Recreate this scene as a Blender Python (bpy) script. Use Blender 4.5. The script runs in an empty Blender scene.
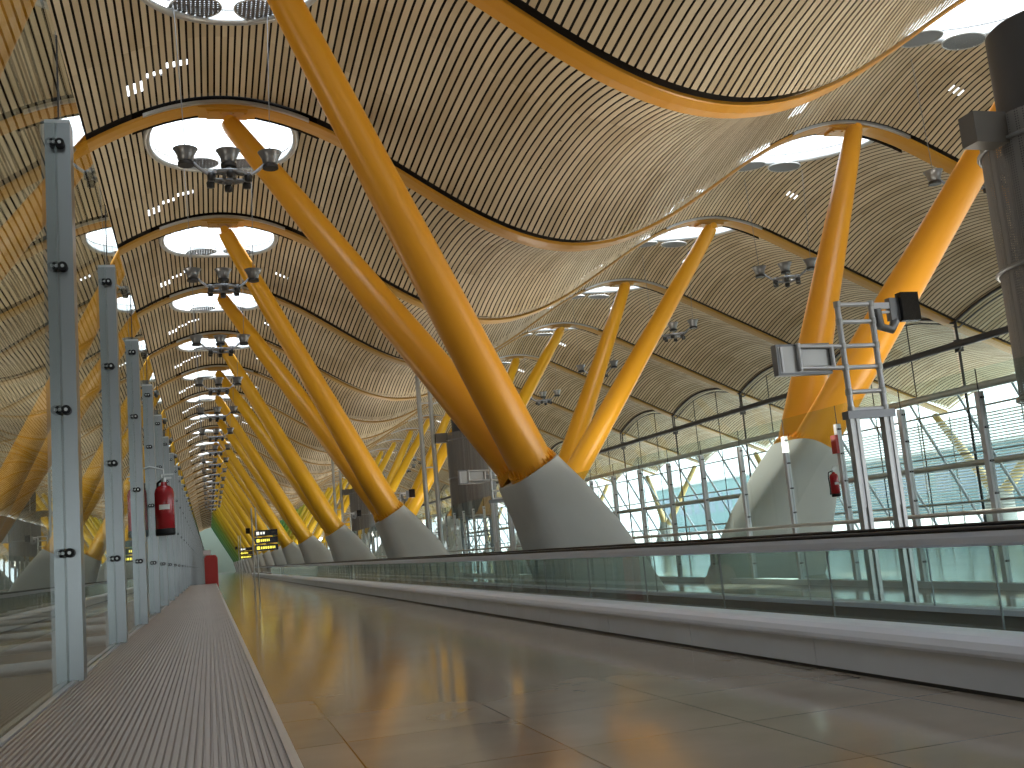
import bpy, math, random
from math import sin, cos, pi, radians, sqrt, atan2
from mathutils import Vector, Matrix
random.seed(7)
sc = bpy.context.scene
COL = sc.collection

# ------------------------------------------------------------------ helpers
ONES = ['zeroth','first','second','third','fourth','fifth','sixth','seventh','eighth','ninth','tenth','eleventh','twelfth',
        'thirteenth','fourteenth','fifteenth','sixteenth','seventeenth','eighteenth','nineteenth']
TENS = {2:('twentieth','twenty'),3:('thirtieth','thirty'),4:('fortieth','forty'),5:('fiftieth','fifty'),6:('sixtieth','sixty'),7:('seventieth','seventy')}
def ordinal(n):
    if n < 20: return ONES[n]
    t, o = divmod(n, 10)
    return TENS[t][0] if o == 0 else TENS[t][1] + '-' + ONES[o]

def tag(o, label=None, cat=None, group=None, kind=None):
    if label: o['label'] = label
    if cat: o['category'] = cat
    if group: o['group'] = group
    if kind: o['kind'] = kind
    return o

def empty(name, loc=(0,0,0), rotz=0.0):
    o = bpy.data.objects.new(name, None); COL.objects.link(o)
    o.location = loc; o.rotation_euler = (0,0,rotz); o.empty_display_size = .2
    return o

class MB:
    """collects shapes into one mesh"""
    def __init__(s): s.v=[]; s.f=[]; s.m=[]; s.sm=[]
    def add(s, vs, fs, mi=0, smooth=False):
        b=len(s.v); s.v+= [tuple(p) for p in vs]
        for f in fs: s.f.append(tuple(b+i for i in f)); s.m.append(mi); s.sm.append(smooth)
    def box(s, x0,x1,y0,y1,z0,z1, mi=0):
        s.add([(x0,y0,z0),(x1,y0,z0),(x1,y1,z0),(x0,y1,z0),(x0,y0,z1),(x1,y0,z1),(x1,y1,z1),(x0,y1,z1)],
              [(0,3,2,1),(4,5,6,7),(0,1,5,4),(1,2,6,5),(2,3,7,6),(3,0,4,7)], mi)
    def tube(s, pts, r, n=12, mi=0, cap=True, smooth=True, scale=(1,1)):
        """tube through points; r number or list"""
        pts=[Vector(p) for p in pts]; R = r if isinstance(r,(list,tuple)) else [r]*len(pts)
        rings=[]; up=None
        for i,p in enumerate(pts):
            d = (pts[min(i+1,len(pts)-1)]-pts[max(i-1,0)]).normalized()
            if up is None:
                up = Vector((0,0,1)) if abs(d.z)<.9 else Vector((0,1,0))
            a = d.cross(up).normalized(); b = a.cross(d).normalized(); up=b
            rings.append([p+(a*cos(2*pi*k/n)*scale[0]+b*sin(2*pi*k/n)*scale[1])*R[i] for k in range(n)])
        vs=[q for rg in rings for q in rg]; fs=[]
        for i in range(len(rings)-1):
            for k in range(n):
                k2=(k+1)%n; fs.append((i*n+k,i*n+k2,(i+1)*n+k2,(i+1)*n+k))
        s.add(vs,fs,mi,smooth)
        if cap:
            b=len(vs)-n
            s.add(rings[0],[tuple(range(n))[::-1]],mi); s.add(rings[-1],[tuple(range(n))],mi)
    def lathe(s, prof, c=(0,0,0), n=24, mi=0, smooth=True):
        """profile [(r,z)...] about z axis"""
        vs=[];fs=[]
        for (r,z) in prof:
            for k in range(n): vs.append((c[0]+r*cos(2*pi*k/n),c[1]+r*sin(2*pi*k/n),c[2]+z))
        for i in range(len(prof)-1):
            for k in range(n):
                k2=(k+1)%n; fs.append((i*n+k,i*n+k2,(i+1)*n+k2,(i+1)*n+k))
        s.add(vs,fs,mi,smooth)
    def prism(s, prof, y0, y1, mi=0, smooth=False, cap=True):
        """closed profile [(x,z)...] extruded along y"""
        n=len(prof)
        vs=[(x,y0,z) for x,z in prof]+[(x,y1,z) for x,z in prof]
        s.add(vs,[(k,(k+1)%n,n+(k+1)%n,n+k) for k in range(n)],mi,smooth)
        if cap: s.add(vs,[tuple(range(n))[::-1],tuple(range(n,2*n))],mi)
    def mesh(s, name, mats):
        me=bpy.data.meshes.new(name); me.from_pydata(s.v,[],s.f)
        for m in (mats if isinstance(mats,(list,tuple)) else [mats]): me.materials.append(m)
        me.polygons.foreach_set('material_index',s.m); me.polygons.foreach_set('use_smooth',s.sm)
        me.update(); return me
    def build(s, name, mats, parent=None, loc=None):
        o=bpy.data.objects.new(name,s.mesh(name,mats)); COL.objects.link(o)
        if parent: o.parent=parent
        if loc: o.location=loc
        return o

def put(name, me, parent=None, loc=None):
    o=bpy.data.objects.new(name,me); COL.objects.link(o)
    if parent: o.parent=parent
    if loc: o.location=loc
    return o
def copy_tree(o, parent=None):
    c=o.copy(); COL.objects.link(c); c.parent=parent
    for ch in list(o.children): copy_tree(ch,c)
    return c

# ------------------------------------------------------------------ materials
def mat(name, col, rough=.5, metal=0.0, spec=.5, noise=None, bump=None, emit=None):
    m=bpy.data.materials.new(name); m.use_nodes=True; nt=m.node_tree; b=nt.nodes['Principled BSDF']
    b.inputs['Base Color'].default_value=(*col,1); b.inputs['Roughness'].default_value=rough
    b.inputs['Metallic'].default_value=metal; b.inputs['Specular IOR Level'].default_value=spec
    if noise:   # (scale, darker factor, stretch)
        sca,fac=noise[0],noise[1]
        tc=nt.nodes.new('ShaderNodeTexCoord'); n=nt.nodes.new('ShaderNodeTexNoise'); n.inputs['Scale'].default_value=sca; n.inputs['Detail'].default_value=4
        mp=nt.nodes.new('ShaderNodeMapping'); mp.inputs['Scale'].default_value=noise[2] if len(noise)>2 else (1,1,1)
        mx=nt.nodes.new('ShaderNodeMix'); mx.data_type='RGBA'
        nt.links.new(tc.outputs['Object'],mp.inputs[0]); nt.links.new(mp.outputs[0],n.inputs['Vector']); nt.links.new(n.outputs['Fac'],mx.inputs[0])
        mx.inputs[6].default_value=(*[c*(1-fac) for c in col],1); mx.inputs[7].default_value=(*[min(1,c*(1+fac)) for c in col],1)
        nt.links.new(mx.outputs[2],b.inputs['Base Color'])
    if bump:
        tc=nt.nodes.new('ShaderNodeTexCoord'); n=nt.nodes.new('ShaderNodeTexNoise'); n.inputs['Scale'].default_value=bump[0]
        bp=nt.nodes.new('ShaderNodeBump'); bp.inputs['Strength'].default_value=bump[1]; bp.inputs['Distance'].default_value=.01
        nt.links.new(tc.outputs['Object'],n.inputs['Vector']); nt.links.new(n.outputs['Fac'],bp.inputs['Height']); nt.links.new(bp.outputs[0],b.inputs['Normal'])
    if emit:
        b.inputs['Emission Color'].default_value=(*emit[0],1); b.inputs['Emission Strength'].default_value=emit[1]
    return m

def glass_mat(name, tint, ior=1.5, rough=0.0, boost=1.0):
    m=bpy.data.materials.new(name); m.use_nodes=True; nt=m.node_tree
    for n in list(nt.nodes):
        if n.type!='OUTPUT_MATERIAL': nt.nodes.remove(n)
    out=[n for n in nt.nodes if n.type=='OUTPUT_MATERIAL'][0]
    t=nt.nodes.new('ShaderNodeBsdfTransparent'); t.inputs[0].default_value=(*tint,1)
    g=nt.nodes.new('ShaderNodeBsdfGlossy'); g.inputs['Roughness'].default_value=rough; g.inputs['Color'].default_value=(.92,.97,.95,1)
    f=nt.nodes.new('ShaderNodeFresnel'); f.inputs['IOR'].default_value=ior
    mu=nt.nodes.new('ShaderNodeMath'); mu.operation='MULTIPLY'; mu.inputs[1].default_value=boost; mu.use_clamp=True
    mx=nt.nodes.new('ShaderNodeMixShader')
    ge=nt.nodes.new('ShaderNodeNewGeometry'); iv=nt.nodes.new('ShaderNodeMath'); iv.operation='SUBTRACT'; iv.inputs[0].default_value=1; nt.links.new(ge.outputs['Backfacing'],iv.inputs[1])
    m2=nt.nodes.new('ShaderNodeMath'); m2.operation='MULTIPLY'; nt.links.new(f.outputs[0],m2.inputs[0]); nt.links.new(iv.outputs[0],m2.inputs[1]); nt.links.new(m2.outputs[0],mu.inputs[0]); nt.links.new(mu.outputs[0],mx.inputs[0]); nt.links.new(t.outputs[0],mx.inputs[1]); nt.links.new(g.outputs[0],mx.inputs[2]); nt.links.new(mx.outputs[0],out.inputs[0])
    return m

def floor_mat():
    m=bpy.data.materials.new('polished_stone'); m.use_nodes=True; nt=m.node_tree; N=nt.nodes; L=nt.links; b=N['Principled BSDF']
    geo=N.new('ShaderNodeNewGeometry'); mp=N.new('ShaderNodeMapping'); mp.inputs['Location'].default_value=(.35,-1.1,0)
    L.new(geo.outputs['Position'],mp.inputs[0])
    br=N.new('ShaderNodeTexBrick'); br.offset=0; br.inputs['Scale'].default_value=1
    br.inputs['Brick Width'].default_value=1.2; br.inputs['Row Height'].default_value=1.3; br.inputs['Mortar Size'].default_value=.006; br.inputs['Mortar Smooth'].default_value=.2
    br.inputs['Color1'].default_value=(.33,.285,.235,1); br.inputs['Color2'].default_value=(.40,.35,.29,1); br.inputs['Mortar'].default_value=(.06,.048,.036,1)
    L.new(mp.outputs[0],br.inputs['Vector'])
    n=N.new('ShaderNodeTexNoise'); n.inputs['Scale'].default_value=.8; n.inputs['Detail'].default_value=6; L.new(geo.outputs['Position'],n.inputs['Vector'])
    mx=N.new('ShaderNodeMix'); mx.data_type='RGBA'; mx.blend_type='MULTIPLY'; mx.inputs[0].default_value=.5
    cr=N.new('ShaderNodeValToRGB'); cr.color_ramp.elements[0].position=.3; cr.color_ramp.elements[0].color=(.6,.55,.5,1); cr.color_ramp.elements[1].position=.7; cr.color_ramp.elements[1].color=(1.1,1.1,1.1,1)
    L.new(n.outputs['Fac'],cr.inputs[0]); L.new(br.outputs['Color'],mx.inputs[6]); L.new(cr.outputs[0],mx.inputs[7]); L.new(mx.outputs[2],b.inputs['Base Color'])
    mr=N.new('ShaderNodeMapRange'); mr.inputs['To Min'].default_value=.06; mr.inputs['To Max'].default_value=.17; L.new(n.outputs['Fac'],mr.inputs[0]); L.new(mr.outputs[0],b.inputs['Roughness'])
    b.inputs['Specular IOR Level'].default_value=.55
    # faint waviness of the polish
    w=N.new('ShaderNodeTexNoise'); w.inputs['Scale'].default_value=3.0; L.new(geo.outputs['Position'],w.inputs['Vector'])
    bp=N.new('ShaderNodeBump'); bp.inputs['Strength'].default_value=.12; bp.inputs['Distance'].default_value=.008; L.new(w.outputs['Fac'],bp.inputs['Height']); L.new(bp.outputs[0],b.inputs['Normal'])
    return m

def slat_mat():
    m=bpy.data.materials.new('bamboo'); m.use_nodes=True; nt=m.node_tree; N=nt.nodes; L=nt.links; b=N['Principled BSDF']
    tc=N.new('ShaderNodeTexCoord'); mp=N.new('ShaderNodeMapping'); mp.inputs['Scale'].default_value=(6.6667,.33,.0)
    sn=N.new('ShaderNodeVectorMath'); sn.operation='FLOOR'; L.new(tc.outputs['Object'],mp.inputs[0]); L.new(mp.outputs[0],sn.inputs[0])
    oi=N.new('ShaderNodeObjectInfo'); ad=N.new('ShaderNodeVectorMath'); ad.operation='ADD'; L.new(sn.outputs[0],ad.inputs[0]); L.new(oi.outputs['Location'],ad.inputs[1])
    wn=N.new('ShaderNodeTexWhiteNoise'); L.new(ad.outputs[0],wn.inputs['Vector'])
    n2=N.new('ShaderNodeTexNoise'); n2.inputs['Scale'].default_value=.45; n2.inputs['Detail'].default_value=1; 
    ge=N.new('ShaderNodeNewGeometry'); L.new(ge.outputs['Position'],n2.inputs['Vector'])
    mr=N.new('ShaderNodeMath'); mr.operation='MULTIPLY_ADD'; mr.inputs[1].default_value=.5; L.new(wn.outputs['Value'],mr.inputs[0]); L.new(n2.outputs['Fac'],mr.inputs[2])
    cr=N.new('ShaderNodeValToRGB'); e=cr.color_ramp.elements; e[0].position=.3; e[0].color=(.44,.345,.205,1); e[1].position=1.0; e[1].color=(.66,.56,.39,1)
    L.new(mr.outputs[0],cr.inputs[0]); L.new(cr.outputs[0],b.inputs['Base Color']); b.inputs['Roughness'].default_value=.5
    return m

M={}
M['bamboo']=slat_mat()
M['deck_black']=mat('roof_void',(.018,.013,.010),.9)
M['floor']=floor_mat()
M['concrete']=mat('smooth_concrete',(.52,.54,.52),.6,noise=(1.3,.1))
M['steel']=mat('brushed_steel',(.50,.51,.50),.38,.75,noise=(2.0,.08))
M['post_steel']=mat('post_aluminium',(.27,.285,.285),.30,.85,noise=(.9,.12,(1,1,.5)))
M['post_lit']=mat('post_lit_aluminium',(.62,.65,.66),.4,.2)  # same post aluminium for the right partition, facade daylight put into the colour
M['alu']=mat('anodised_aluminium',(.62,.63,.64),.33,.55)
M['white_alu']=mat('pale_deck_aluminium',(.76,.82,.93),.30,.1)
M['skirt']=mat('skirt_panel',(.64,.69,.76),.35,.1,noise=(1.5,.12))
M['black']=mat('black_rubber',(.010,.010,.011),.5,0,.25)
M['dark']=mat('dark_metal',(.045,.045,.048),.5,.3)
M['graydark']=mat('charcoal_paint',(.05,.05,.053),.5,.1,noise=(3,.15))
M['red']=mat('red_enamel',(.36,.015,.02),.22)
M['redbox']=mat('red_plastic',(.5,.03,.02),.4)
M['white']=mat('white_paint',(.75,.75,.73),.5)
M['glass']=glass_mat('clear_glass',(.90,.95,.94),1.50,0,1.0)
M['glass_left']=glass_mat('partition_glass',(.90,.94,.93),1.52,0,1.1)
M['rail_glass']=glass_mat('balustrade_glass',(.88,.94,.925),1.5,0,1.4)
M['sky_glass']=glass_mat('rooflight_glass',(.97,.98,.98),1.45,0,1.0)
M['lampbrown']=mat('box_grey_brown',(.12,.11,.095),.45,.3)
M['screen']=mat('screen_black',(.008,.008,.01),.15)
M['lampgrey']=mat('lamp_housing',(.24,.25,.26),.35,.6)
M['lampdark']=mat('lamp_black',(.02,.02,.02),.5)
M['ground']=mat('apron_concrete',(.52,.52,.50),.85,noise=(.05,.12))
M['outpaint']=mat('pale_yellow_strut',(.78,.58,.25),.45)
M['rib']=mat('ribbed_metal',(.37,.325,.29),.42,.25,noise=(.8,.1))
M['sign_yellow']=mat('sign_yellow',(.8,.7,.05),.5,emit=((1,.85,.1),.6))
M['sign_white']=mat('sign_white',(.8,.8,.75),.5,emit=((1,1,.9),.4))
M['bluegrey']=mat('blue_grey_steel',(.22,.28,.34),.45,.4)
# perforated mesh of the sheathing and of the round screens
def perf_mat(name,col,scale,openness,rough=.45,metal=.6):
    m=bpy.data.materials.new(name); m.use_nodes=True; nt=m.node_tree; N=nt.nodes; L=nt.links; b=N['Principled BSDF']
    b.inputs['Base Color'].default_value=(*col,1); b.inputs['Roughness'].default_value=rough; b.inputs['Metallic'].default_value=metal
    tc=N.new('ShaderNodeTexCoord'); v=N.new('ShaderNodeTexVoronoi'); v.inputs['Scale'].default_value=scale; v.inputs['Randomness'].default_value=0
    gt=N.new('ShaderNodeMath'); gt.operation='GREATER_THAN'; gt.inputs[1].default_value=openness
    L.new(tc.outputs['Object'],v.inputs['Vector']); L.new(v.outputs['Distance'],gt.inputs[0]); L.new(gt.outputs[0],b.inputs['Alpha'])
    return m
M['perf']=perf_mat('perforated_sheet',(.16,.165,.18),11,.28)
M['meshwrap']=perf_mat('wire_mesh_sheath',(.20,.195,.19),28,.30,.55,.3)

def paint(h):   # strut colour along the hall: orange to yellow to green
    stops=[(0,(.80,.36,.022)),(1,(.78,.38,.018)),(2,(.74,.40,.014)),(6,(.68,.42,.012)),(10,(.58,.42,.015)),(12,(.20,.36,.05)),(16,(.02,.28,.14))]
    for (a,c),(b,d) in zip(stops,stops[1:]):
        if h<=b:
            t=(h-a)/(b-a); return tuple(c[i]*(1-t)+d[i]*t for i in range(3))
    return stops[-1][1]
STRUT=[mat('strut_paint',paint(i),.34,0,.5) for i in range(16)]
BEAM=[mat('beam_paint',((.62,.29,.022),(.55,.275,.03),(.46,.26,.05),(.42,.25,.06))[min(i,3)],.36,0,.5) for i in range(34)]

# ------------------------------------------------------------------ roof
Y0=16.7; BAY=9.0; NB=33
def yb(k): return Y0+BAY*k
XL,XR=-24.0,35.5
def prof(x):
    xs=21.27; zs=12.115
    if x<=xs: return 10.86+1.85*cos(2*pi*(x-.9)/18)
    if x<=29: return zs-.475*(x-xs)
    return zs-.475*(29-xs)-.42*(x-29)
def arch(t,x=29.0):
    e=.87*4*t*(1-t)                                  # full vault at the eave
    f=.62*(1-math.exp(-t/.14))*(1-.8*t)               # flatter inside: steep first, then nearly level
    w=min(1,max(0,(x-4.0)/7.0)); w=w*w*(3-2*w)
    return f*(1-w)+e*w
CRESTS=(.9,18.9)
SKY_C,SKY_A,SKY_B=2.45,1.92,2.9   # rooflight: centre after the beam, half width, half length
def in_sky(x,y,g=0):
    for c in CRESTS:
        if ((x-c+.08)/(SKY_A+g))**2+((y-SKY_C)/(SKY_B+g))**2<1: return True
    return False
def sky_y(x,g=0):
    for c in CRESTS:
        q=1-((x-c+.08)/(SKY_A+g))**2
        if q>0: return SKY_C+(SKY_B+g)*sqrt(q)
    return None

def bay_mesh():
    b=MB(); P=.15; G=.047; n=int((XR-XL)/P)
    for i in range(n):
        x0=XL+i*P+G/2; x1=x0+P-G; xm=(x0+x1)/2
        ya=.66; s=sky_y(xm,.06)
        if s is not None: ya=s
        yb_=BAY-.17; seg=14 if s is None else 7
        vs=[];fs=[]
        for j in range(seg+1):
            y=ya+(yb_-ya)*(j/seg)**1.5; a=arch(y/BAY,xm)
            z0=prof(x0)+a; z1=prof(x1)+a
            vs+=[(x0,y,z0),(x1,y,z1),(x1,y,z1+.012),(x0,y,z0+.012)]
        for j in range(seg):
            o=j*4
            for k in range(4):
                k2=(k+1)%4
                fs.append((o+k,o+4+k,o+4+k2,o+k2))
        fs.append((0,1,2,3)); fs.append((seg*4+3,seg*4+2,seg*4+1,seg*4))
        b.add(vs,fs,0)
    # roof deck above the slats, open at the rooflights and at a few small slots beside them
    xs=[XL+.5*i for i in range(int((XR-XL)/.5)+1)]; ys=[-.0+.25*j for j in range(37)]
    holes=set()
    for c in CRESTS:
        for (dx,dy) in ((-2.4,8.25),(-2.4,8.0),(-1.9,7.75),(-1.4,7.5),(2.1,7.0)):
            holes.add((round((c+dx-XL)/.5),round(dy/.25)))
    vs=[];fs=[];idx={}
    def vid(i,j):
        if (i,j) not in idx:
            idx[(i,j)]=len(vs); vs.append((xs[i],ys[j],prof(xs[i])+(arch(ys[j]/BAY,xs[i]) if j<len(ys)-1 else 0)+.30))
        return idx[(i,j)]
    for i in range(len(xs)-1):
        for j in range(len(ys)-1):
            xm=(xs[i]+xs[i+1])/2; ym=(ys[j]+ys[j+1])/2
            if ym>.8 and in_sky(xm,ym,.42): continue
            if (i,j) in holes: continue
            fs.append((vid(i,j),vid(i,j+1),vid(i+1,j+1),vid(i+1,j)))
    b.add(vs,fs,1)
    for c in CRESTS:      # board closing the front of each rooflight opening above the beam
        for i in range(12):
            xa=c-2.3+4.6*i/12; xb=xa+4.6/12
            b.add([(xa,.76,prof(xa)+.0),(xb,.76,prof(xb)+.0),(xb,.76,prof(xb)+.62),(xa,.76,prof(xa)+.62),(xa,.79,prof(xa)+.0),(xb,.79,prof(xb)+.0),(xb,.79,prof(xb)+.62),(xa,.79,prof(xa)+.62)],
                  [(0,1,2,3),(7,6,5,4),(3,2,6,7),(1,0,4,5)],1)
    # battens that carry the slats
    for yy in (1.5,3.0,4.5,6.0,7.5):
        for i in range(0,len(xs)-1):
            if in_sky(xs[i],yy,.6) or in_sky(xs[i+1],yy,.6): continue
            a=arch(yy/BAY,xs[i])+.05
            b.add([(xs[i],yy-.03,prof(xs[i])+a),(xs[i+1],yy-.03,prof(xs[i+1])+a),(xs[i+1],yy+.03,prof(xs[i+1])+a),(xs[i],yy+.03,prof(xs[i])+a)],[(0,1,2,3)],1)
    return b.mesh('ceiling',[M['bamboo'],M['deck_black']])
bay_me=bay_mesh()
for k in range(-6,NB):
    o=put('ceiling',bay_me,None,(0,yb(k),0)); tag(o,kind='structure')

def beam_mesh(mi_name):
    b=MB(); n=160; vs=[];fs=[]; Y1=.62
    sec=((0,-.02),(.0,.010),(.03,.025),(Y1/2,.04),(Y1-.03,.025),(Y1,.01),(Y1,-.05),(0,-.05))
    m=len(sec)
    for i in range(n+1):
        x=XL+(XR-.1-XL)*i/n; z=prof(x)+.0
        sl=(prof(x+.01)-prof(x-.01))/.02; nl=sqrt(1+sl*sl)
        nx,nz=sl/nl,-1/nl
        for (yy,d) in sec: vs.append((x+nx*d,yy,z+nz*d))
    for i in range(n):
        for k in range(m):
            k2=(k+1)%m; fs.append((i*m+k,i*m+k2,(i+1)*m+k2,(i+1)*m+k))
    fs.append(tuple(range(m))[::-1]); fs.append(tuple(range(n*m,n*m+m)))
    b.add(vs,fs,0); return b
beam_mb=beam_mesh('roof_beam')
# steel strip on top of each beam
def strip_mb():
    b=MB(); n=120; vs=[];fs=[]
    for c in CRESTS:
        v=[];f=[]
        for i in range(31):
            x=c-2.0+4.0*i/30; z=prof(x)+.02
            v+=[(x,-.10,z-.03),(x,-.10,z+.05),(x,.0,z+.05),(x,.0,z-.03)]
        for i in range(30):
            for k in range(4):
                k2=(k+1)%4; f.append((i*4+k,i*4+k2,i*4+4+k2,i*4+4+k))
        b.add(v,f,0)
    return b
strip_me=strip_mb().mesh('cover_strip',[M['steel']])
def plate_mb():
    b=MB()
    b.box(-.70,.70,.03,.71,-.10,-.0); b.box(-.5,.5,.12,.62,-.16,-.10)
    for sx in (-.45,-.15,.15,.45):
        b.tube([(sx,.20,-.19),(sx,.20,-.15)],.03,8)
    return b
plate_v=plate_mb()
beam_meshes={}
BEAM_LABEL={-2:'curved yellow roof beam above and behind the camera',-1:'curved yellow roof beam straight above the camera',
 0:'thickest-looking wavy yellow beam, dipping low across the top of the photo',
 1:'wavy yellow beam dipping behind the big strut pair, its first crest under the large oval rooflight',
 2:'wavy yellow beam just beyond the crossing of the nearest two struts'}
for k in range(-1,NB):
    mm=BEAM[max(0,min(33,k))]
    me=beam_mb.mesh('roof_beam',[mm]) if k==-1 else None
    if me is None:
        me=beam_meshes['b'].copy(); me.materials[0]=mm
    beam_meshes['b']=me
    t=empty('roof_beam',(0,yb(k),0))
    put('beam_body',me,t)
    if k<12: put('cover_strip',strip_me,t)
    if k<14:
        for c in CRESTS:
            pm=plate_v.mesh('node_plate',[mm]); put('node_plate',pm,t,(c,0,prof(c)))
    tag(t,BEAM_LABEL.get(k, '%s wavy yellow roof beam counting away from the camera'%ordinal(k+1)),'beam','wavy roof beams')

# rooflights
def ring_pts(g,cx,z_off=0,n=48,a0=None):
    pts=[]
    for i in range(n+1):
        th=-pi*.28+ (pi*1.56)*i/n
        x=cx-.08+(SKY_A+g)*cos(th); y=SKY_C+(SKY_B+g)*sin(th)
        if SKY_C+SKY_B*sin(th)<.8: continue
        pts.append((x,y,prof(x)+arch(min(1,max(0,y/BAY)),x)+z_off))
    return pts
def rooflight(c,first):
    t=empty('rooflight',(0,0,0))
    b=MB(); b.tube(ring_pts(.03,c,-.03),.09,10); b.build('rim',M['steel'],t)
    # upstand around the opening
    u=MB(); p0=ring_pts(.02,c,0); p1=ring_pts(.14,c,.34); n=len(p0)
    u.add(p0+p1,[(i,i+1,n+i+1,n+i) for i in range(n-1)],0,True); u.build('upstand',M['white'],t)
    q=MB(); r0=ring_pts(.10,c,.29); r1=ring_pts(.95,c,.31); q.add(r0+r1,[(i,i+1,n+i+1,n+i) for i in range(n-1)]); q.build('surround',M['deck_black'],t)
    g=MB(); pp=ring_pts(.14,c,.35); g.add(pp,[tuple(range(len(pp)))]); g.build('glazing',M['sky_glass'],t)
    return t
def disc_mesh():
    b=MB(); n=32
    top=[(.53*cos(2*pi*i/n),.53*sin(2*pi*i/n),.008) for i in range(n)]; bot=[(x,y,-.008) for x,y,_ in top]
    b.add(top,[tuple(range(n))]); b.add(bot,[tuple(range(n))[::-1]])
    r=MB(); r.tube([(.53*cos(2*pi*i/n),.53*sin(2*pi*i/n),0) for i in range(n+1)],.022,6,cap=False)
    w=MB()
    for a in (0,2.09,4.19): w.tube([(.5*cos(a),.5*sin(a),0),(.46*cos(a),.46*sin(a)-.5,.95)],.008,4)
    return b.mesh('perforated_plate',[M['perf']]),r.mesh('hoop',[M['steel']]),w.mesh('hanger',[M['steel']])
disc_mes=disc_mesh()
ROWN=('over the left walkway bay','over the right-hand bay beside the facade')
for ci,c in enumerate(CRESTS):
    src=None
    for k in range(-1,17):
        t=rooflight(c,True) if src is None else copy_tree(src)
        src=src or t
        t.location=(0,yb(k),0)
        side='left' if ci==0 else 'right'
        tag(t,'%s bright oval rooflight from the camera in the %s row of rooflights'%(ordinal(k+2),side),'rooflight','oval rooflights, %s row'%side)
        if k>8: continue
        for q,dx in enumerate((-.80,.52)):
            d=empty('shade_disc',(c+dx+(.11 if ci==0 else -.08),yb(k)+(4.75 if ci==0 else 4.45),prof(c)+(.24 if ci==0 else .34))); d.rotation_euler=(radians(4),radians(3 if q else -3),0)
            for nm,me in zip(('perforated_plate','hoop','hanger'),disc_mes): put(nm,me,d)
            tag(d,'round perforated metal disc hung at the %s edge of the %s rooflight, %s row'%('left' if q==0 else 'right',ordinal(k+2),side),'disc','round shade discs, %s row'%side)

# ------------------------------------------------------------------ ceiling floodlight clusters
def cluster():
    t=empty('floodlight_cluster')
    h=MB(); h.tube([(-.42,0,0),(.42,0,0)],.045,8); h.tube([(-.42,0,-.14),(.42,0,-.14)],.035,8)
    for i in range(17):
        a=2*pi*i/16; 
    h.tube([(.36*cos(2*pi*i/16),.36*sin(2*pi*i/16),-.07) for i in range(17)],.05,8,cap=False)
    for x in (-.3,-.1,.1,.3): h.box(x-.03,x+.03,-.3,.3,-.12,-.03)
    h.build('hub',M['lampgrey'],t)
    for sx in (-1,0,1):
        arm=MB()
        if sx: arm.tube([(.36*sx,0,-.08),(.60*sx,0,.10),(.74*sx,0,.24)],.035,6)
        else: arm.tube([(0,0,-.05),(0,0,.22)],.05,8)
        arm.build('arm',M['lampgrey'],t)
        cup=MB(); cup.lathe([(0,-.14),(.09,-.14),(.15,-.10),(.17,.0),(.235,.13),(.25,.14),(.225,.13),(.14,.0),(0,-.02)],(.84*sx,0,.34),18)
        cup.build('reflector',M['lampgrey'],t)
        bl=MB(); bl.tube([(.84*sx,0,.20),(.84*sx,0,.13)],.16,14); bl.build('cup_base',M['lampdark'],t)
    for i in range(6):
        q=i*pi/3+.5
        bl=MB(); bl.lathe([(0,-.13),(.075,-.12),(.085,-.02),(.06,.03),(0,.04)],(.42*cos(q),.42*sin(q),-.12),10); bl.build('lamp_head',M['lampdark'],t)
    for a in (0,pi): w=MB(); w.tube([(.84*cos(a),.84*sin(a),.4),(.95*cos(a),.95*sin(a),3.6)],.009,4); w.build('suspension_wire',M['lampgrey'],t)
    return t
src=None
for ci,c in enumerate((.72,18.9)):
    side='left' if ci==0 else 'right'
    for k in range(-1,15):
        t=cluster() if src is None else copy_tree(src); src=src or t
        t.location=(c,yb(k)+4.5,9.20); t.rotation_euler=(0,0,.06 if ci==0 else -.55)
        tag(t,'%s hanging ring of grey floodlights from the camera along the %s rooflight row'%(ordinal(k+2),side),'light fixture','ceiling floodlight rings, %s row'%side)

# ------------------------------------------------------------------ struts and their concrete bases
XT=9.9
def strut_parts(y_from,y_to,material):
    """left-leaning strut; coordinates relative to the base (x about 0 = trough line, y=0 mid base)"""
    A=Vector((6.50-XT,y_from,2.74)); B=Vector((.95-XT,y_to,12.36))
    b=MB(); pts=[];rs=[]
    for t,r in ((0,.46),(.03,.46),(.15,.44),(.3,.415),(.6,.35),(.85,.295),(.985,.25),(1,.22)):
        pts.append(A.lerp(B,t)); rs.append(r)
    b.tube(pts,rs,40); sh=b.mesh('shaft',[material])
    d=(B-A).normalized()
    f=MB(); f.tube([A-d*.06,A+d*.06],.55,40,smooth=False)
    a=d.cross(Vector((0,1,0))).normalized(); c=a.cross(d).normalized()
    for i in range(24):
        th=2*pi*i/24; o=(a*cos(th)+c*sin(th)); s=(-a*sin(th)+c*cos(th))*.012
        p=A+d*.06
        f.add([p+o*.45-s,p+o*.54-s,p+o*.465+d*.20-s,p+o*.45-s+d*.2, p+o*.45+s,p+o*.54+s,p+o*.465+d*.20+s,p+o*.45+s+d*.2],
              [(0,1,2,3),(4,7,6,5),(0,4,5,1),(1,5,6,2),(2,6,7,3)])
        th+=pi/24; o=(a*cos(th)+c*sin(th))*.515
        f.tube([p+o,p+o+d*.05],.022,6)
    fl=f.mesh('flange',[material])
    j=MB(); q=B
    j.tube([q+Vector((0,-.22,0)),q+Vector((0,.22,0))],.13,16); j.tube([q+Vector((0,-.24,0)),q+Vector((0,.24,0))],.06,12)
    j.box(q.x-.14,q.x+.14,q.y-.05,q.y+.05,q.z,q.z+.1)
    jn=j.mesh('pin_joint',[material])
    return sh,fl,jn
strut_src=[]
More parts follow.
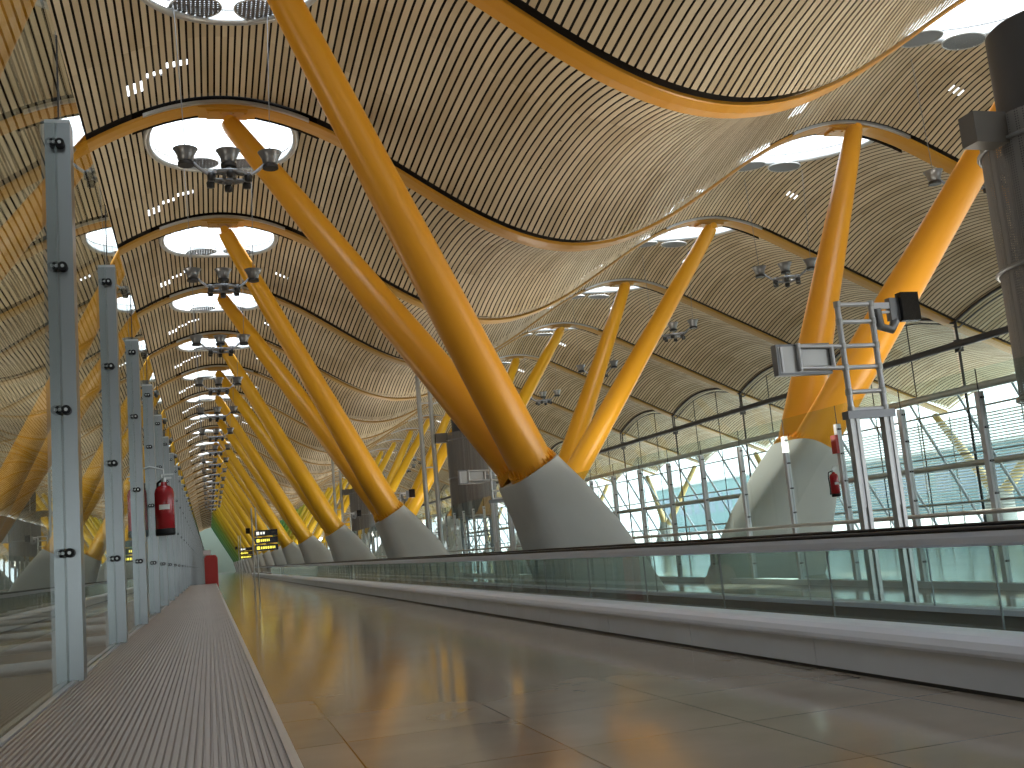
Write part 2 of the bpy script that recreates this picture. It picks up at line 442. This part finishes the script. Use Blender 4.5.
for (yf,yt) in ((-.45,-4.13),(.45,4.87)): strut_src.append(strut_parts(yf,yt,STRUT[0]))

def base_mesh():
    b=MB()
    def ring(cx,cz,ux,uz,hu,hv,n=32,e=.55):
        out=[]
        for i in range(n):
            th=2*pi*i/n; cu=abs(cos(th))**e*(1 if cos(th)>0 else -1); cv=abs(sin(th))**e*(1 if sin(th)>0 else -1)
            out.append((cx+ux*cu*hu-XT, cv*hv, cz+uz*cu*hu))
        return out
    R=[ring(6.50,2.70,.86,.51,.57,1.02), ring(6.54,2.62,.87,.49,.60,1.02), ring(6.90,2.05,.90,.43,.76,1.0), ring(7.34,1.25,.95,.3,.98,.97), ring(7.66,.6,.99,.14,1.13,.95), ring(7.95,0,1,0,1.25,.92)]
    n=32; vs=[p for r in R for p in r]; fs=[]
    for i in range(len(R)-1):
        for k in range(n):
            k2=(k+1)%n; fs.append((i*n+k,(i+1)*n+k,(i+1)*n+k2,i*n+k2))
    b.add(vs,fs,0,True); b.add(R[0],[tuple(range(n))]); 
    return b.mesh('concrete_base',[M['concrete']])
base_me=base_mesh()
NP=16
for p in range(NP):
    yc=yb(0)+4.5+18*p; mtl=STRUT[min(15,p)]
    for row in (0,1):
        rz=0 if row==0 else pi
        side='left-leaning' if row==0 else 'right-leaning'
        o=put('concrete_base',base_me,None,(XT,yc,0)); o.rotation_euler=(0,0,rz)
        o.location.x=XT-(.12 if row else 0)
        tag(o,'%s tapered grey concrete base under the %s struts, counting from the camera'%(ordinal(p+1),side),'column base','concrete bases of the %s struts'%side)
        for s in (0,1):
            t=empty('roof_strut',(XT-(.10 if row else 0),yc+(.3 if row==1 and s==1 else 0),0),rz)
            for nm,me in zip(('shaft','flange','pin_joint'),strut_src[s]):
                if p>5 and nm!='shaft': continue
                ch=put(nm,me,t); ch.material_slots[0].link='OBJECT'; ch.material_slots[0].material=mtl
            near=(s==0) if row==0 else (s==1)
            if p==0:
                lab={(0,True):'thickest orange-yellow strut, running out of the top of the photo from the big concrete base',
                     (0,False):'orange-yellow strut crossing behind the thickest one up to the large oval rooflight',
                     (1,True):'orange-yellow strut leaning right behind the grey cylindrical shaft, from the base behind the glass',
                     (1,False):'upright-looking orange-yellow strut rising behind the ladder mast to the right rooflight row'}[(row,near)]
            else:
                lab='%s strut of the %s yellow %s pair counted from the camera'%('nearer' if near else 'farther',ordinal(p+1),side)
            tag(t,lab,'strut','yellow %s roof struts'%side)

# ------------------------------------------------------------------ floor and ground
b=MB(); b.box(-24,29.2,-12,330,-.2,0); o=b.build('floor',M['floor']); tag(o,kind='structure')
b=MB(); b.add([(-400,-200,-.25),(700,-200,-.25),(700,900,-.25),(-400,900,-.25)],[(0,1,2,3)]); o=b.build('apron_ground',M['ground']); tag(o,kind='structure')

# ------------------------------------------------------------------ ribbed bench-high casing in front of the camera
XG=-.44
BT=.95
def casing():
    t=empty('ribbed_casing',(0,0,0)); y0,y1=-.6,24.0; xa,xb=XG+.015,.12
    m=MB(); m.box(xa,xb-.012,y0,y1,.0,BT-.012); m.build('body',M['rib'],t)
    r=MB(); n=42; w=(xb-xa)/n; prof_=[]
    for i in range(n):
        x=xa+i*w; prof_+=[(x+.001,BT-.0045),(x+w*.18,BT),(x+w*.70,BT),(x+w*.88,BT-.0045)]
    prof_=[(xa,BT-.011)]+prof_+[(xb,BT-.006),(xb,BT-.011)]
    r.prism(prof_,y0,y1,cap=False); r.build('ribbed_top',M['rib'],t)
    e=MB(); e.prism([(xb-.012,BT+.002),(xb+.004,BT-.002),(xb+.012,BT-.02),(xb+.012,BT-.06),(xb,BT-.06),(xb,BT-.012),(xb-.012,BT-.004)],y0,y1)
    e.build('edge_trim',M['alu'],t)
    e=MB(); e.prism([(xa-.004,BT-.01),(xa-.004,BT+.004),(xa+.012,BT+.004),(xa+.012,BT-.004)],y0,y1); e.build('edge_trim',M['alu'],t)
    tag(t,'long ribbed metal casing running away beside the left glass partition','casing')
casing()
# red cabinet at its far end
t=empty('hose_cabinet',(.03,24.6,0))
b=MB(); b.prism([(-.14,0),(.14,0),(.14,1.50),(.10,1.56),(-.10,1.56),(-.14,1.50)],-.3,.3); b.build('housing',M['redbox'],t)
b=MB(); b.box(-.11,.11,-.315,-.30,.2,1.3); b.build('door',M['redbox'],t)
b=MB(); b.box(-.16,.0,-.1,.1,1.56,1.68); b.build('top_box',M['white'],t)
tag(t,'small red cabinet at the far end of the ribbed casing','cabinet')

# ------------------------------------------------------------------ glass partitions
PT=2.80; GT=3.14
def post_src():
    t=empty('glazing_post'); w=.046
    for s in (-1,1):
        b=MB(); b.box(s*.004 if s>0 else -w, w if s>0 else -.004, -.045,.045,0,PT); b.build('bar',M['post_steel'],t)
    b=MB(); b.box(-w,w,-.046,.046,PT,PT+.012); b.build('cap',M['steel'],t)
    b=MB(); b.tube([(0,0,PT+.01),(0,0,GT)],.009,6); b.build('rod',M['dark'],t)
    for z in (.40,.87,1.35,1.81,2.29,2.72):
        b=MB()
        for s in (-1,1):
            b.tube([(s*.0155,-.075,z),(s*.0155,-.045,z)],.0150,14); b.tube([(s*.0155,-.078,z),(s*.0155,-.075,z)],.0055,10,mi=1)
        b.build('clamp',[M['black'],M['steel']],t)
    return t
def post_far():
    b=MB(); b.box(-.046,-.003,-.045,.045,0,PT); b.box(.003,.046,-.045,.045,0,PT)
    for z in (.40,.87,1.35,1.81,2.29,2.72): b.box(-.03,.03,-.07,-.045,z-.014,z+.014,1)
    b.tube([(0,0,PT),(0,0,GT)],.012,4,mi=1)
    return b.mesh('glazing_post',[M['post_steel'],M['black']])
psrc=post_src(); pfar=post_far(); used=False
def pane_mesh(L,h0,h1,m,name='glass_panel'):
    b=MB(); b.box(-.006,.006,.012,L-.012,h0,h1); return b.mesh(name,[m])
pane_l=pane_mesh(1.8,.0,GT,M['glass_left']); pane_r=pane_mesh(1.8,.10,GT,M['glass'])
brk=MB(); brk.tube([(-2.6,.08,.87),(-.02,.08,.87)],.032,10); brk_me=brk.mesh('floor_brace',[M['steel']])
for side,x,ys,n in (('left',XG,3.7,60),('right',10.7,10.7,60)):
    for i in range(n):
        y=ys+1.8*i
        if i<14:
            if not used: t=psrc; used=True
            else: t=copy_tree(psrc)
            if side=='right':
                for ch in t.children:
                    if ch.name.startswith('bar'): ch.material_slots[0].link='OBJECT'; ch.material_slots[0].material=M['post_lit']
        else:
            t=put('glazing_post',pfar)
            if side=='right': t.material_slots[0].link='OBJECT'; t.material_slots[0].material=M['post_lit']
        t.location=(x,y,0)
        tag(t,'%s slotted metal post from the camera in the %s glass partition'%(ordinal(i+1),side),'post','posts of the %s glass partition'%side)
    for i in range(-3 if side=='left' else 0,n-1):
        y=ys+1.8*i
        o=put('glass_panel',pane_l if side=='left' else pane_r,None,(x,y,0))
        if i<0: lab='tall clear glass panel beside the camera, number %d before the first left post'%(-i)
        else: lab='tall clear glass panel just beyond the %s post of the %s partition'%(ordinal(i+1),side)
        lab=lab.replace('number 1 before','directly before').replace('number 2 before','next but one before').replace('number 3 before','third back before')
        tag(o,lab,'glass panel','panels of the %s glass partition'%side)
for i in range(1,13):
    o=put('floor_brace',brk_me,None,(XG,3.7+1.8*i,0)); tag(o,'grey horizontal tube behind the glass, level with the %s left post'%ordinal(i+1),'tube','horizontal tubes behind the left glass')
b=MB(); b.tube([(10.52,5,1.10),(10.52,120,1.10)],.035,10)
for i in range(45): b.tube([(10.52,12.5+1.8*i,1.10),(10.67,12.5+1.8*i,1.10)],.012,6)
o=b.build('guard_rail',M['steel']); tag(o,'long steel guard rail tube along the right glass partition','rail')
b=MB(); b.box(10.6,10.8,5,120,0,.10); o=b.build('trim_1',M['skirt']); tag(o,kind='structure')

# ------------------------------------------------------------------ moving walkway
def walkway():
    t=empty('moving_walkway',(4.8,0,0)); y0,y1=-4.0,132.0
    def rounded_deck(x0,s):   # outer deck profile; s=+1 outer face towards -x
        P=[(0,.25),(-.012,.27),(-.01,.30),(.01,.345),(.05,.38),(.11,.395),(.24,.398),(.26,.385),(.26,.25)]
        return [(x0+s*px,pz) for px,pz in P]
    b=MB(); b.prism(rounded_deck(0,1),y0,y1,smooth=False); b.build('near_deck',M['white_alu'],t)
    b=MB(); b.prism(rounded_deck(1.5,-1),y0,y1); b.build('far_deck',M['white_alu'],t)
    b=MB(); b.box(.02,.05,y0,y1,.03,.30)
    for i in range(int((y1-y0)/2.4)): b.box(.015,.02,y0+2.4*i,y0+2.4*i+2.385,.03,.27)
    b.build('near_skirt',M['skirt'],t)
    b=MB(); b.box(1.45,1.48,y0,y1,0,.33); b.build('far_skirt',M['skirt'],t)
    b=MB(); b.box(.03,1.47,y0,y1,0,.03,0); b.build('plinth',M['dark'],t)
    b=MB(); b.box(.26,1.24,y0,y1,.30,.34); 
    for i in range(24): b.box(.27+i*.04,.285+i*.04,y0,y1,.34,.347)
    b.build('tread_belt',M['dark'],t)
    for nm,x in (('near',.25),('far',1.25)):
        b=MB(); b.prism([(x-.012,.955),(x-.034,.975),(x-.040,1.02),(x-.036,1.058),(x+.036,1.058),(x+.040,1.02),(x+.034,.975),(x+.012,.955)],y0,y1); b.build('rail_profile',M['white_alu'],t)
        b=MB(); b.prism([(x-.038,1.058),(x-.042,1.070),(x-.034,1.082),(x,1.088),(x+.034,1.082),(x+.042,1.070),(x+.038,1.058)],y0,y1,smooth=True); b.build('handrail',M['black'],t)
        pm=MB(); pm.box(x-.006,x+.006,.003,1.997,.39,.97); me=pm.mesh('glass_pane',[M['rail_glass']])
        jm=MB(); jm.box(x-.0075,x+.0075,-.003,.003,.39,.97); jme=jm.mesh('pane_joint',[M['lampgrey']])
        for i in range(49):
            put('glass_pane',me,t,(0,y0+2*i,0)); put('pane_joint',jme,t,(0,y0+2*i,0))
    tag(t,'moving walkway with glass sides and black handrails beside the polished floor','moving walkway')
walkway()

# ------------------------------------------------------------------ ladder masts with screen and lamp box
def mast(y,near):
    t=empty('service_mast',(8.2,y,0)); w=.25
    def lean(z): return 0
    b=MB()
    for s in (-1,1): b.tube([(s*w,0,1.3),(s*w,0,3.97)],.038,12)
    b.build('rail',M['alu'],t)
    for z in (3.93,3.70,3.38,3.10,2.78,2.55):
        r=MB(); r.tube([(-w,0,z),(w,0,z)],.03,10); r.build('rung',M['alu'],t)
    for z in (3.93,3.70,3.38,3.10,2.78,2.55):
        for s in (-1,1): c=MB(); c.tube([(s*w,0,z-.04),(s*w,0,z+.04)],.047,10); c.build('clamp_collar',M['steel'],t)
    for s in (-1,1):
        g=MB(); g.box(s*w-.07,s*w-.02,-.05,.05,0,2.5); g.box(s*w+.02,s*w+.07,-.05,.05,0,2.5); g.box(s*w-.02,s*w+.02,-.02,.02,0,2.5); g.build('leg',M['steel'],t)
    g=MB(); g.box(-w-.1,w+.1,-.07,.07,2.43,2.53); g.build('crosshead',M['lampgrey'],t)
    # arm and lamp box on the left
    a=MB(); a.tube([(-.25,0,3.38),(-.92,0,3.40)],.03,8); a.tube([(-.25,0,3.10),(-.92,0,3.12)],.03,8); a.tube([(-.42,0,3.11),(-.42,0,3.39)],.03,8); a.tube([(-.90,0,3.08),(-.90,0,3.44)],.03,8); a.build('bracket_arm',M['alu'],t)
    l=MB(); l.box(-1.20,-.42,.04,.16,3.04,3.44); l.box(-1.17,-.45,.035,.04,3.07,3.41,1); l.build('lamp_box',[M['lampgrey'],M['steel']],t)
    l=MB(); l.box(-1.15,-1.12,.02,.05,3.08,3.40); l.build('lamp_frame',M['alu'],t)
    # monitor on the right
    a=MB(); a.box(.25,.62,-.03,.03,3.86,3.94); a.box(.28,.60,-.02,.02,3.80,3.83); a.build('screen_arm',M['alu'],t)
    d=MB(); d.box(.66,.93,-.10,.02,3.68,4.06); d.build('display_screen',M['screen'],t)
    d=MB(); d.box(.52,.66,-.04,.06,3.70,4.00); d.tube([(.33,0,3.86),(.36,0,3.62),(.52,0,3.58),(.60,0,3.70)],.06,10); d.build('camera_housing',M['lampgrey'],t)
    return t
m0=mast(11.6,True); tag(m0,'near ladder mast with black screen and grey lamp box, right of centre','mast')
for i,y in enumerate((29.6,47.6,65.6)):
    m=copy_tree(m0); m.location=(8.2,y,0)
    tag(m,['second ladder mast with lamp box, seen beside the largest concrete base','third ladder mast, far behind the second concrete base','fourth and smallest ladder mast along the strut line'][i],'mast','ladder masts along the strut line')

# rain pipes at the trough of the roof
psr=None
for i,y in enumerate((47.6,83.6)):
    t=empty('rain_pipe_pair',(9.92,y,0))
    for s in (-.27,.27):
        b=MB(); b.tube([(s,0,0),(s,0,9.3)],.105,14)
        for z in (3,6,8.9): b.tube([(s,0,z-.04),(s,0,z+.04)],.12,14)
        b.build('pipe',M['bluegrey'] if 0 else M['steel'],t)
    b=MB()
    for z in (2.0,5.0,8.0): b.box(-.27,.27,-.03,.03,z-.03,z+.03)
    b.build('pipe_clip',M['steel'],t)
    tag(t,['pair of tall grey pipes rising to the ceiling behind the large struts','thin far pair of grey pipes rising behind the second strut pair'][i],'pipe')

# ------------------------------------------------------------------ ventilation shafts
def shaft(y):
    t=empty('ventilation_shaft',(11.85,y,0))
    b=MB(); b.tube([(0,0,6.1),(0,0,7.9)],.78,40,smooth=True); b.build('cowl',M['graydark'],t)
    b=MB(); b.lathe([(.78,7.9),(.72,7.95),(0,7.95)],(0,0,0),40); b.build('lid',M['dark'],t)
    b=MB(); b.tube([(0,0,2.6),(0,0,6.1)],.72,40); b.build('core',M['graydark'],t)
    b=MB(); b.tube([(0,0,2.6),(0,0,6.5)],1.08,40,cap=False); b.build('mesh_sheath',M['meshwrap'],t)
    for z in (2.6,4.4,6.15):
        b=MB(); b.tube([(1.11*cos(2*pi*i/32),1.11*sin(2*pi*i/32),z) for i in range(33)],.03,8,cap=False)
        b.build('hoop',M['lampgrey'],t)
    b=MB(); b.box(-1.60,-1.06,-.15,.15,6.08,6.52); b.build('control_box',M['lampbrown'],t)
    b=MB(); b.tube([(-.5,-.86,2.7),(-.5,-.86,7.8)],.03,8); b.build('conduit',M['steel'],t)
    b=MB()
    for s in (-1,1):
        for q in (-1,1): b.tube([(s*.55,q*.55,0),(s*.55,q*.55,2.62)],.06,8)
        for z in (.8,1.7,2.5): b.tube([(s*.55,-.55,z),(s*.55,.55,z)],.035,6); b.tube([(-.55,s*.55,z),(.55,s*.55,z)],.035,6)
        b.tube([(s*.55,-.55,.8),(s*.55,.55,2.5)],.025,6); b.tube([(-.55,s*.55,.8),(.55,s*.55,2.5)],.025,6)
    b.build('support_frame',M['bluegrey'],t)
    return t
s0=shaft(11.4); tag(s0,'huge dark grey cylindrical ventilation shaft at the right edge of the photo','shaft')
for i,y in enumerate((47.4,83.4)):
    s=copy_tree(s0); s.location=(11.85,y,0)
    tag(s,['dark cylindrical ventilation shaft behind the crossing of the biggest struts','smallest dark ventilation shaft, behind the second concrete base'][i],'shaft')

# ------------------------------------------------------------------ extinguishers
def extinguisher(x,y,z,lab,hs=1):
    t=empty('fire_extinguisher',(x,y,z)); t.scale=(.86,.86,.86)
    b=MB(); b.lathe([(0,.035),(.075,.035),(.088,.05),(.088,.40),(.080,.435),(.055,.46),(.030,.47),(.026,.50),(0,.50)],n=24); b.build('cylinder',M['red'],t)
    b=MB(); b.lathe([(0,0),(.084,0),(.090,.012),(.090,.06),(.086,.065)],n=24); b.build('foot_ring',M['black'],t)
    b=MB(); b.tube([(0,0,.49),(0,0,.54)],.022,10); b.box(-.02,.07,-.012,.012,.53,.545); b.box(-.02,.09,-.010,.010,.565,.578); b.tube([(-.02,0,.535),(-.02,0,.57)],.010,6); b.build('valve',M['steel'],t)
    b=MB(); b.tube([(-.02,.02,.52),(-.06,.08,.50),(-.06,.105,.40),(-.05,.105,.25),(-.05,.105,.10)],.012,8); b.tube([(-.05,.105,.14),(-.05,.105,.05)],[.012,.022],8); b.build('hose',M['black'],t)
    b=MB(); 
    n=9; vs=[];
    for i in range(n):
        th=-pi/2-.55+1.1*i/(n-1); vs+=[(.0893*cos(th),.0893*sin(th),.24),(.0893*cos(th),.0893*sin(th),.285)]
    b.add(vs,[(2*i,2*i+2,2*i+3,2*i+1) for i in range(n-1)],0,True); b.build('paper_band',M['white'],t)
    b=MB(); b.tube([(0,0,.58),(0,0,.62)],.006,6); b.tube([(0,0,.62),(-.14 if x<0 else .14,.0,.66)],.008,6); b.build('hanger',M['steel'],t)
    tag(t,lab,'fire extinguisher')
extinguisher(-.33,9.0,1.56,'red fire extinguisher hanging on the left glass partition')
extinguisher(10.50,16.1,1.55,'red fire extinguisher on the right partition beside the ladder mast')
b=MB(); b.box(10.60,10.655,16.05,16.2,2.30,2.62); o=b.build('warning_plate',M['redbox']); tag(o,'small red plate above the right-hand fire extinguisher','sign')

# ------------------------------------------------------------------ direction signs
def sign(x,y,lab,w=1.25):
    t=empty('direction_sign',(x,y,0))
    for s in (0,.22):
        b=MB(); b.tube([(s,0,0),(s,0,4.4)],.04,10); b.build('pole',M['steel'],t)
    for j,z in enumerate((2.0,2.4,2.8)):
        b=MB(); b.box(.1,.1+w,-.14,-.06,z,z+.33); p=b.build('board',M['screen'],t)
        q=MB(); xx=.2
        random.seed(j+3)
        q.box(xx,xx+.16,-.15,-.14,z+.08,z+.25); xx+=.22
        lim=w*(.55,.72,.92)[2-j]
        while xx<lim:
            ww=random.uniform(.05,.12); q.box(xx,xx+ww,-.15,-.14,z+.1,z+.23); xx+=ww+.04
        q.build('lettering',M['sign_white'] if j==2 else M['sign_yellow'],p)
    c=MB(); c.box(-.35,-.12,-.1,.1,3.0,3.3); c.build('camera_box',M['black'],t)
    tag(t,lab,'sign')
sign(2.32,60,'three stacked dark direction signs with yellow lettering on twin poles')
sign(2.9,112,'farther and smaller stack of dark direction signs near the vanishing point')

# ------------------------------------------------------------------ right facade
def window_bay(k):
    b=MB(); n=12; y0=yb(k)+.06; y1=yb(k+1)-.06
    top=[(y0+(y1-y0)*i/n, prof(29)+arch((y0+(y1-y0)*i/n-yb(k))/BAY)-.03) for i in range(n+1)]
    vs=[(29,y0,.1),(29,y1,.1)]+[(29,y,z) for y,z in reversed(top)]
    vs+= [(29.012,y,z) for _,y,z in vs]; m=len(vs)//2
    b.add(vs,[tuple(range(m))[::-1],tuple(range(m,2*m))])
    o=b.build('window_%d'%(k+2),M['glass']); tag(o,kind='structure')
for k in range(0,16): window_bay(k)
b=MB(); b.box(28.55,28.95,14,165,0,.42); o=b.build('trim_0',M['graydark']); tag(o,kind='structure')
# edge strip following each arch of the eave
b0=MB(); pts=[(29.02,BAY*i/16,prof(29)+arch(i/16)-.06) for i in range(17)]; b0.tube(pts,.06,6)
b0.tube([(29.25,p[1],p[2]-.18) for p in pts],.035,6); ar_me=b0.mesh('trim',[M['dark']])
for k in range(0,16):
    o=put('trim_%d'%(k+2),ar_me,None,(0,yb(k),0)); tag(o,kind='structure')
rail_specs=[(7.45,.14,28.8,'dark','dark thick horizontal tube high on the right glass facade'),
 (5.62,.15,28.75,'steel','grey thick horizontal tube across the middle of the right facade'),
 (4.88,.04,28.9,'steel','thin horizontal rail just below the middle facade tube'),
 (3.15,.04,28.9,'steel','thin horizontal rail above the lower facade tube'),
 (2.72,.13,28.7,'steel','grey thick horizontal tube low on the right facade'),
 (1.25,.05,28.6,'steel','guard rail at the foot of the right glass facade')]
for z,r,x,mm,lab in rail_specs:
    b=MB(); b.tube([(x,18,z),(x,160,z)],r,10)
    if z<1.5:
        for i in range(48): b.tube([(x,18.2+3*i,0),(x,18.2+3*i,z)],.03,6)
    o=b.build('facade_tube',M[mm]); tag(o,lab,'tube','horizontal tubes of the right facade')
rod1=MB(); rod1.tube([(0,0,0),(0,0,8.35)],.055,8); rod1.tube([(-.28,-.35,7.45),(-.28,-.35,8.4)],.04,6); rod1.tube([(-.2,-.35,7.5),(0,0,7.3)],.09,8)
rod1.box(-.12,.12,-.12,.12,7.2,7.7); rod1_me=rod1.mesh('facade_mast',[M['dark']])
rod2=MB(); rod2.tube([(0,0,0),(0,0,8.95)],.028,6); rod2_me=rod2.mesh('facade_cable',[M['dark']])
inc=MB(); inc.tube([(0,0,5.0),(2.6,-.3,-.25)],.065,10); inc.tube([(-.3,0,5.6),(0,0,5.0)],.05,8); inc_me=inc.mesh('inclined_strut',[M['white_alu']])
n=0
for k in range(1,14):
    o=put('facade_mast',rod1_me,None,(29.1,yb(k),0)); tag(o,'dark vertical facade mast under the end of the %s roof beam'%ordinal(k+1),'mast','vertical masts of the right facade')
    for j in (1,2):
        o=put('facade_cable',rod2_me,None,(29.1,yb(k)+3*j,0)); tag(o,'%s dark vertical cable of the facade bay beyond the %s roof beam'%(ordinal(j),ordinal(k+1)),'cable','vertical cables of the right facade')
    for j in (0,1,2):
        o=put('inclined_strut',inc_me,None,(29.3,yb(k)+3*j+.4,0)); tag(o,'%s inclined steel tube outside the facade bay beyond the %s roof beam'%(ordinal(j+1),ordinal(k+1)),'strut','inclined tubes outside the right facade')
# louvres outside
lv=MB()
for i in range(32):
    z=.9+i*.13; lv.add([(0,0,z),(.10,0,z-.05),(.10,8.9,z-.05),(0,8.9,z),(0,0,z+.012),(.10,0,z-.038),(.10,8.9,z-.038),(0,8.9,z+.012)],[(0,1,2,3),(7,6,5,4),(0,3,7,4),(1,5,6,2),(0,4,5,1),(3,2,6,7)])
for j in range(4): lv.box(.02,.06,2.2*j+.2,2.2*j+.25,-.25,5.1)
lv_me=lv.mesh('louvre_screen',[M['white']])
for i,k in enumerate((0,1,2,3)):
    o=put('louvre_screen',lv_me,None,(31.9,yb(k)+.05,0)); tag(o,'%s white horizontal louvre screen outside the right facade'%ordinal(i+1),'louvre','louvre screens outside the facade')
# outer yellow struts carrying the eave
ou=MB()
for s in (-1,1): ou.tube([(33.9,s*.3,1.6),(34.6,s*4.45,prof(34.6)-.5)],[.26,.16],14)
ou_me=ou.mesh('eave_strut_pair',[M['outpaint']])
ob=MB(); ob.tube([(33.6,0,0),(33.9,0,1.7)],[.8,.5],20); ob_me=ob.mesh('footing',[M['concrete']])
for i in range(8):
    t=empty('eave_strut',(0,yb(2*i)+4.5,0))
    put('strut_pair',ou_me,t); put('footing',ob_me,t)
    tag(t,'%s pale yellow forked strut outside the facade counting from the camera'%ordinal(i+1),'strut','forked struts outside the facade')

# ------------------------------------------------------------------ things far outside
def building(x,y,w,d,h,lab,mtl):
    t=empty('distant_building',(x,y,0))
    b=MB(); b.box(-d/2,d/2,-w/2,w/2,-.2,h); b.build('wall',mtl,t)
    b=MB(); b.box(-d/2-.3,d/2+.3,-w/2-.3,w/2+.3,h,h+.5); b.build('roof',M['steel'],t)
    b=MB()
    for i in range(int(w/5)): b.box(-d/2-.05,-d/2,-w/2+1+i*5,-w/2+4.4+i*5,h*.35,h*.8)
    b.build('window_band',M['bluegrey'],t)
    tag(t,lab,'building')
building(120,150,70,30,9,'low blue-grey building across the apron seen through the facade',mat('blue_grey_wall',(.16,.25,.27),.7))
building(150,260,90,30,13,'farther teal-grey terminal block beyond the apron',mat('teal_wall',(.22,.33,.34),.7))
def bus(x,y,rz,lab):
    t=empty('apron_bus',(x,y,0),rz)
    b=MB(); b.prism([(-1.3,.5),(1.3,.5),(1.3,2.9),(1.1,3.1),(-1.1,3.1),(-1.3,2.9)],-6,6); b.build('body',M['redbox'],t)
    b=MB(); b.box(-1.33,1.33,-5.6,5.6,1.5,2.5); b.build('window_band',M['screen'],t)
    b=MB(); b.box(-1.32,1.32,-6.02,6.02,.9,1.15); b.build('stripe',M['sign_yellow'],t)
    for sx in (-1.2,1.2):
        for sy in (-4,3.6):
            b=MB(); b.tube([(sx-.15,sy,.5),(sx+.15,sy,.5)],.5,16); b.build('wheel',M['black'],t)
    tag(t,lab,'bus')
bus(46,38,.15,'red vehicle with yellow stripe parked outside, nearest to the facade')
bus(60,58,-.1,'red vehicle with yellow stripe parked farther out on the apron')
# walls of the hall; unseen one behind the camera added to cut sky light
b=MB(); b.box(-24,29,-28.4,-28,3.6,13.5); b.box(-24,-6,-28.4,-28,0,3.6); b.box(8,29,-28.4,-28,0,3.6); o=b.build('wall_back_blocker',mat('back_blocker',(.16,.14,.12),.6)); tag(o,kind='structure')
b=MB(); b.box(-24,29.2,-28,-12,-.2,0); o=b.build('floor',M['floor']); tag(o,kind='structure')
b=MB(); b.box(-23.5,-23.1,-28,326,0,9.6); o=b.build('wall_left',mat('left_wall',(.13,.14,.13),.6)); tag(o,kind='structure')
b=MB(); b.box(-24,29,326,326.5,0,13.5); o=b.build('wall_far',mat('end_wall',(.10,.13,.10),.7)); tag(o,kind='structure')

# ------------------------------------------------------------------ light
w=bpy.data.worlds.new('sky'); sc.world=w; w.use_nodes=True; nt=w.node_tree; N=nt.nodes; L=nt.links
bg=N['Background']; tc=N.new('ShaderNodeTexCoord'); sx=N.new('ShaderNodeSeparateXYZ'); cr=N.new('ShaderNodeValToRGB')
L.new(tc.outputs['Generated'],sx.inputs[0]); L.new(sx.outputs['Z'],cr.inputs[0]); L.new(cr.outputs[0],bg.inputs['Color'])
e=cr.color_ramp.elements; e[0].position=0.0; e[0].color=(.86,.93,1,1); e[1].position=.6; e[1].color=(.80,.90,1,1)
bg.inputs['Strength'].default_value=1.55
sun=bpy.data.lights.new('sun','SUN'); sun.energy=4.5; sun.angle=radians(.6); sun.color=(1,.93,.82)
so=bpy.data.objects.new('sun',sun); COL.objects.link(so); so.rotation_euler=Vector((5,6,8.7)).to_track_quat('Z','Y').to_euler()

def ceiling_fill(x,y,z,p):  # added fill lamps facing up to lighten the ceiling; no fixture exists there
    l=bpy.data.lights.new('ceiling_fill','AREA'); l.shape='DISK'; l.size=3.0; l.energy=p; l.color=(1,.90,.76)
    o=bpy.data.objects.new('ceiling_fill',l); COL.objects.link(o); o.location=(x,y,z); o.rotation_euler=(pi,0,0)
for i in range(10):
    ceiling_fill(9.4,17.6+18*i,2.5,95); ceiling_fill(15.5,16.6+18*i,2.5,80); ceiling_fill(-7,12.0+18*i,2.5,120)
# ------------------------------------------------------------------ camera
cam=bpy.data.cameras.new('camera'); co=bpy.data.objects.new('camera',cam); COL.objects.link(co); sc.camera=co
cam.sensor_width=36; cam.lens=1050/1024*36; cam.clip_start=.03; cam.clip_end=2000
yaw,pit,rol=radians(16.638),radians(8.544),radians(-5.076)
F=Vector((sin(yaw)*cos(pit),cos(yaw)*cos(pit),sin(pit))); Rr=Vector((cos(yaw),-sin(yaw),0)); U=Rr.cross(F)
R2=Rr*cos(rol)+U*sin(rol); U2=-Rr*sin(rol)+U*cos(rol)
co.matrix_world=Matrix(((R2.x,U2.x,-F.x,0),(R2.y,U2.y,-F.y,0),(R2.z,U2.z,-F.z,1.26),(0,0,0,1)))

sc.view_settings.view_transform='Standard'; sc.view_settings.look='None'; sc.view_settings.gamma=1; sc.view_settings.use_curve_mapping=False
sc.view_settings.exposure=1.34
sc.cycles.max_bounces=10; sc.cycles.diffuse_bounces=4; sc.cycles.glossy_bounces=4; sc.cycles.transparent_max_bounces=24; sc.cycles.transmission_bounces=4
sc.cycles.caustics_reflective=False; sc.cycles.caustics_refractive=False; sc.cycles.sample_clamp_indirect=4
sc.cycles.use_denoising=True
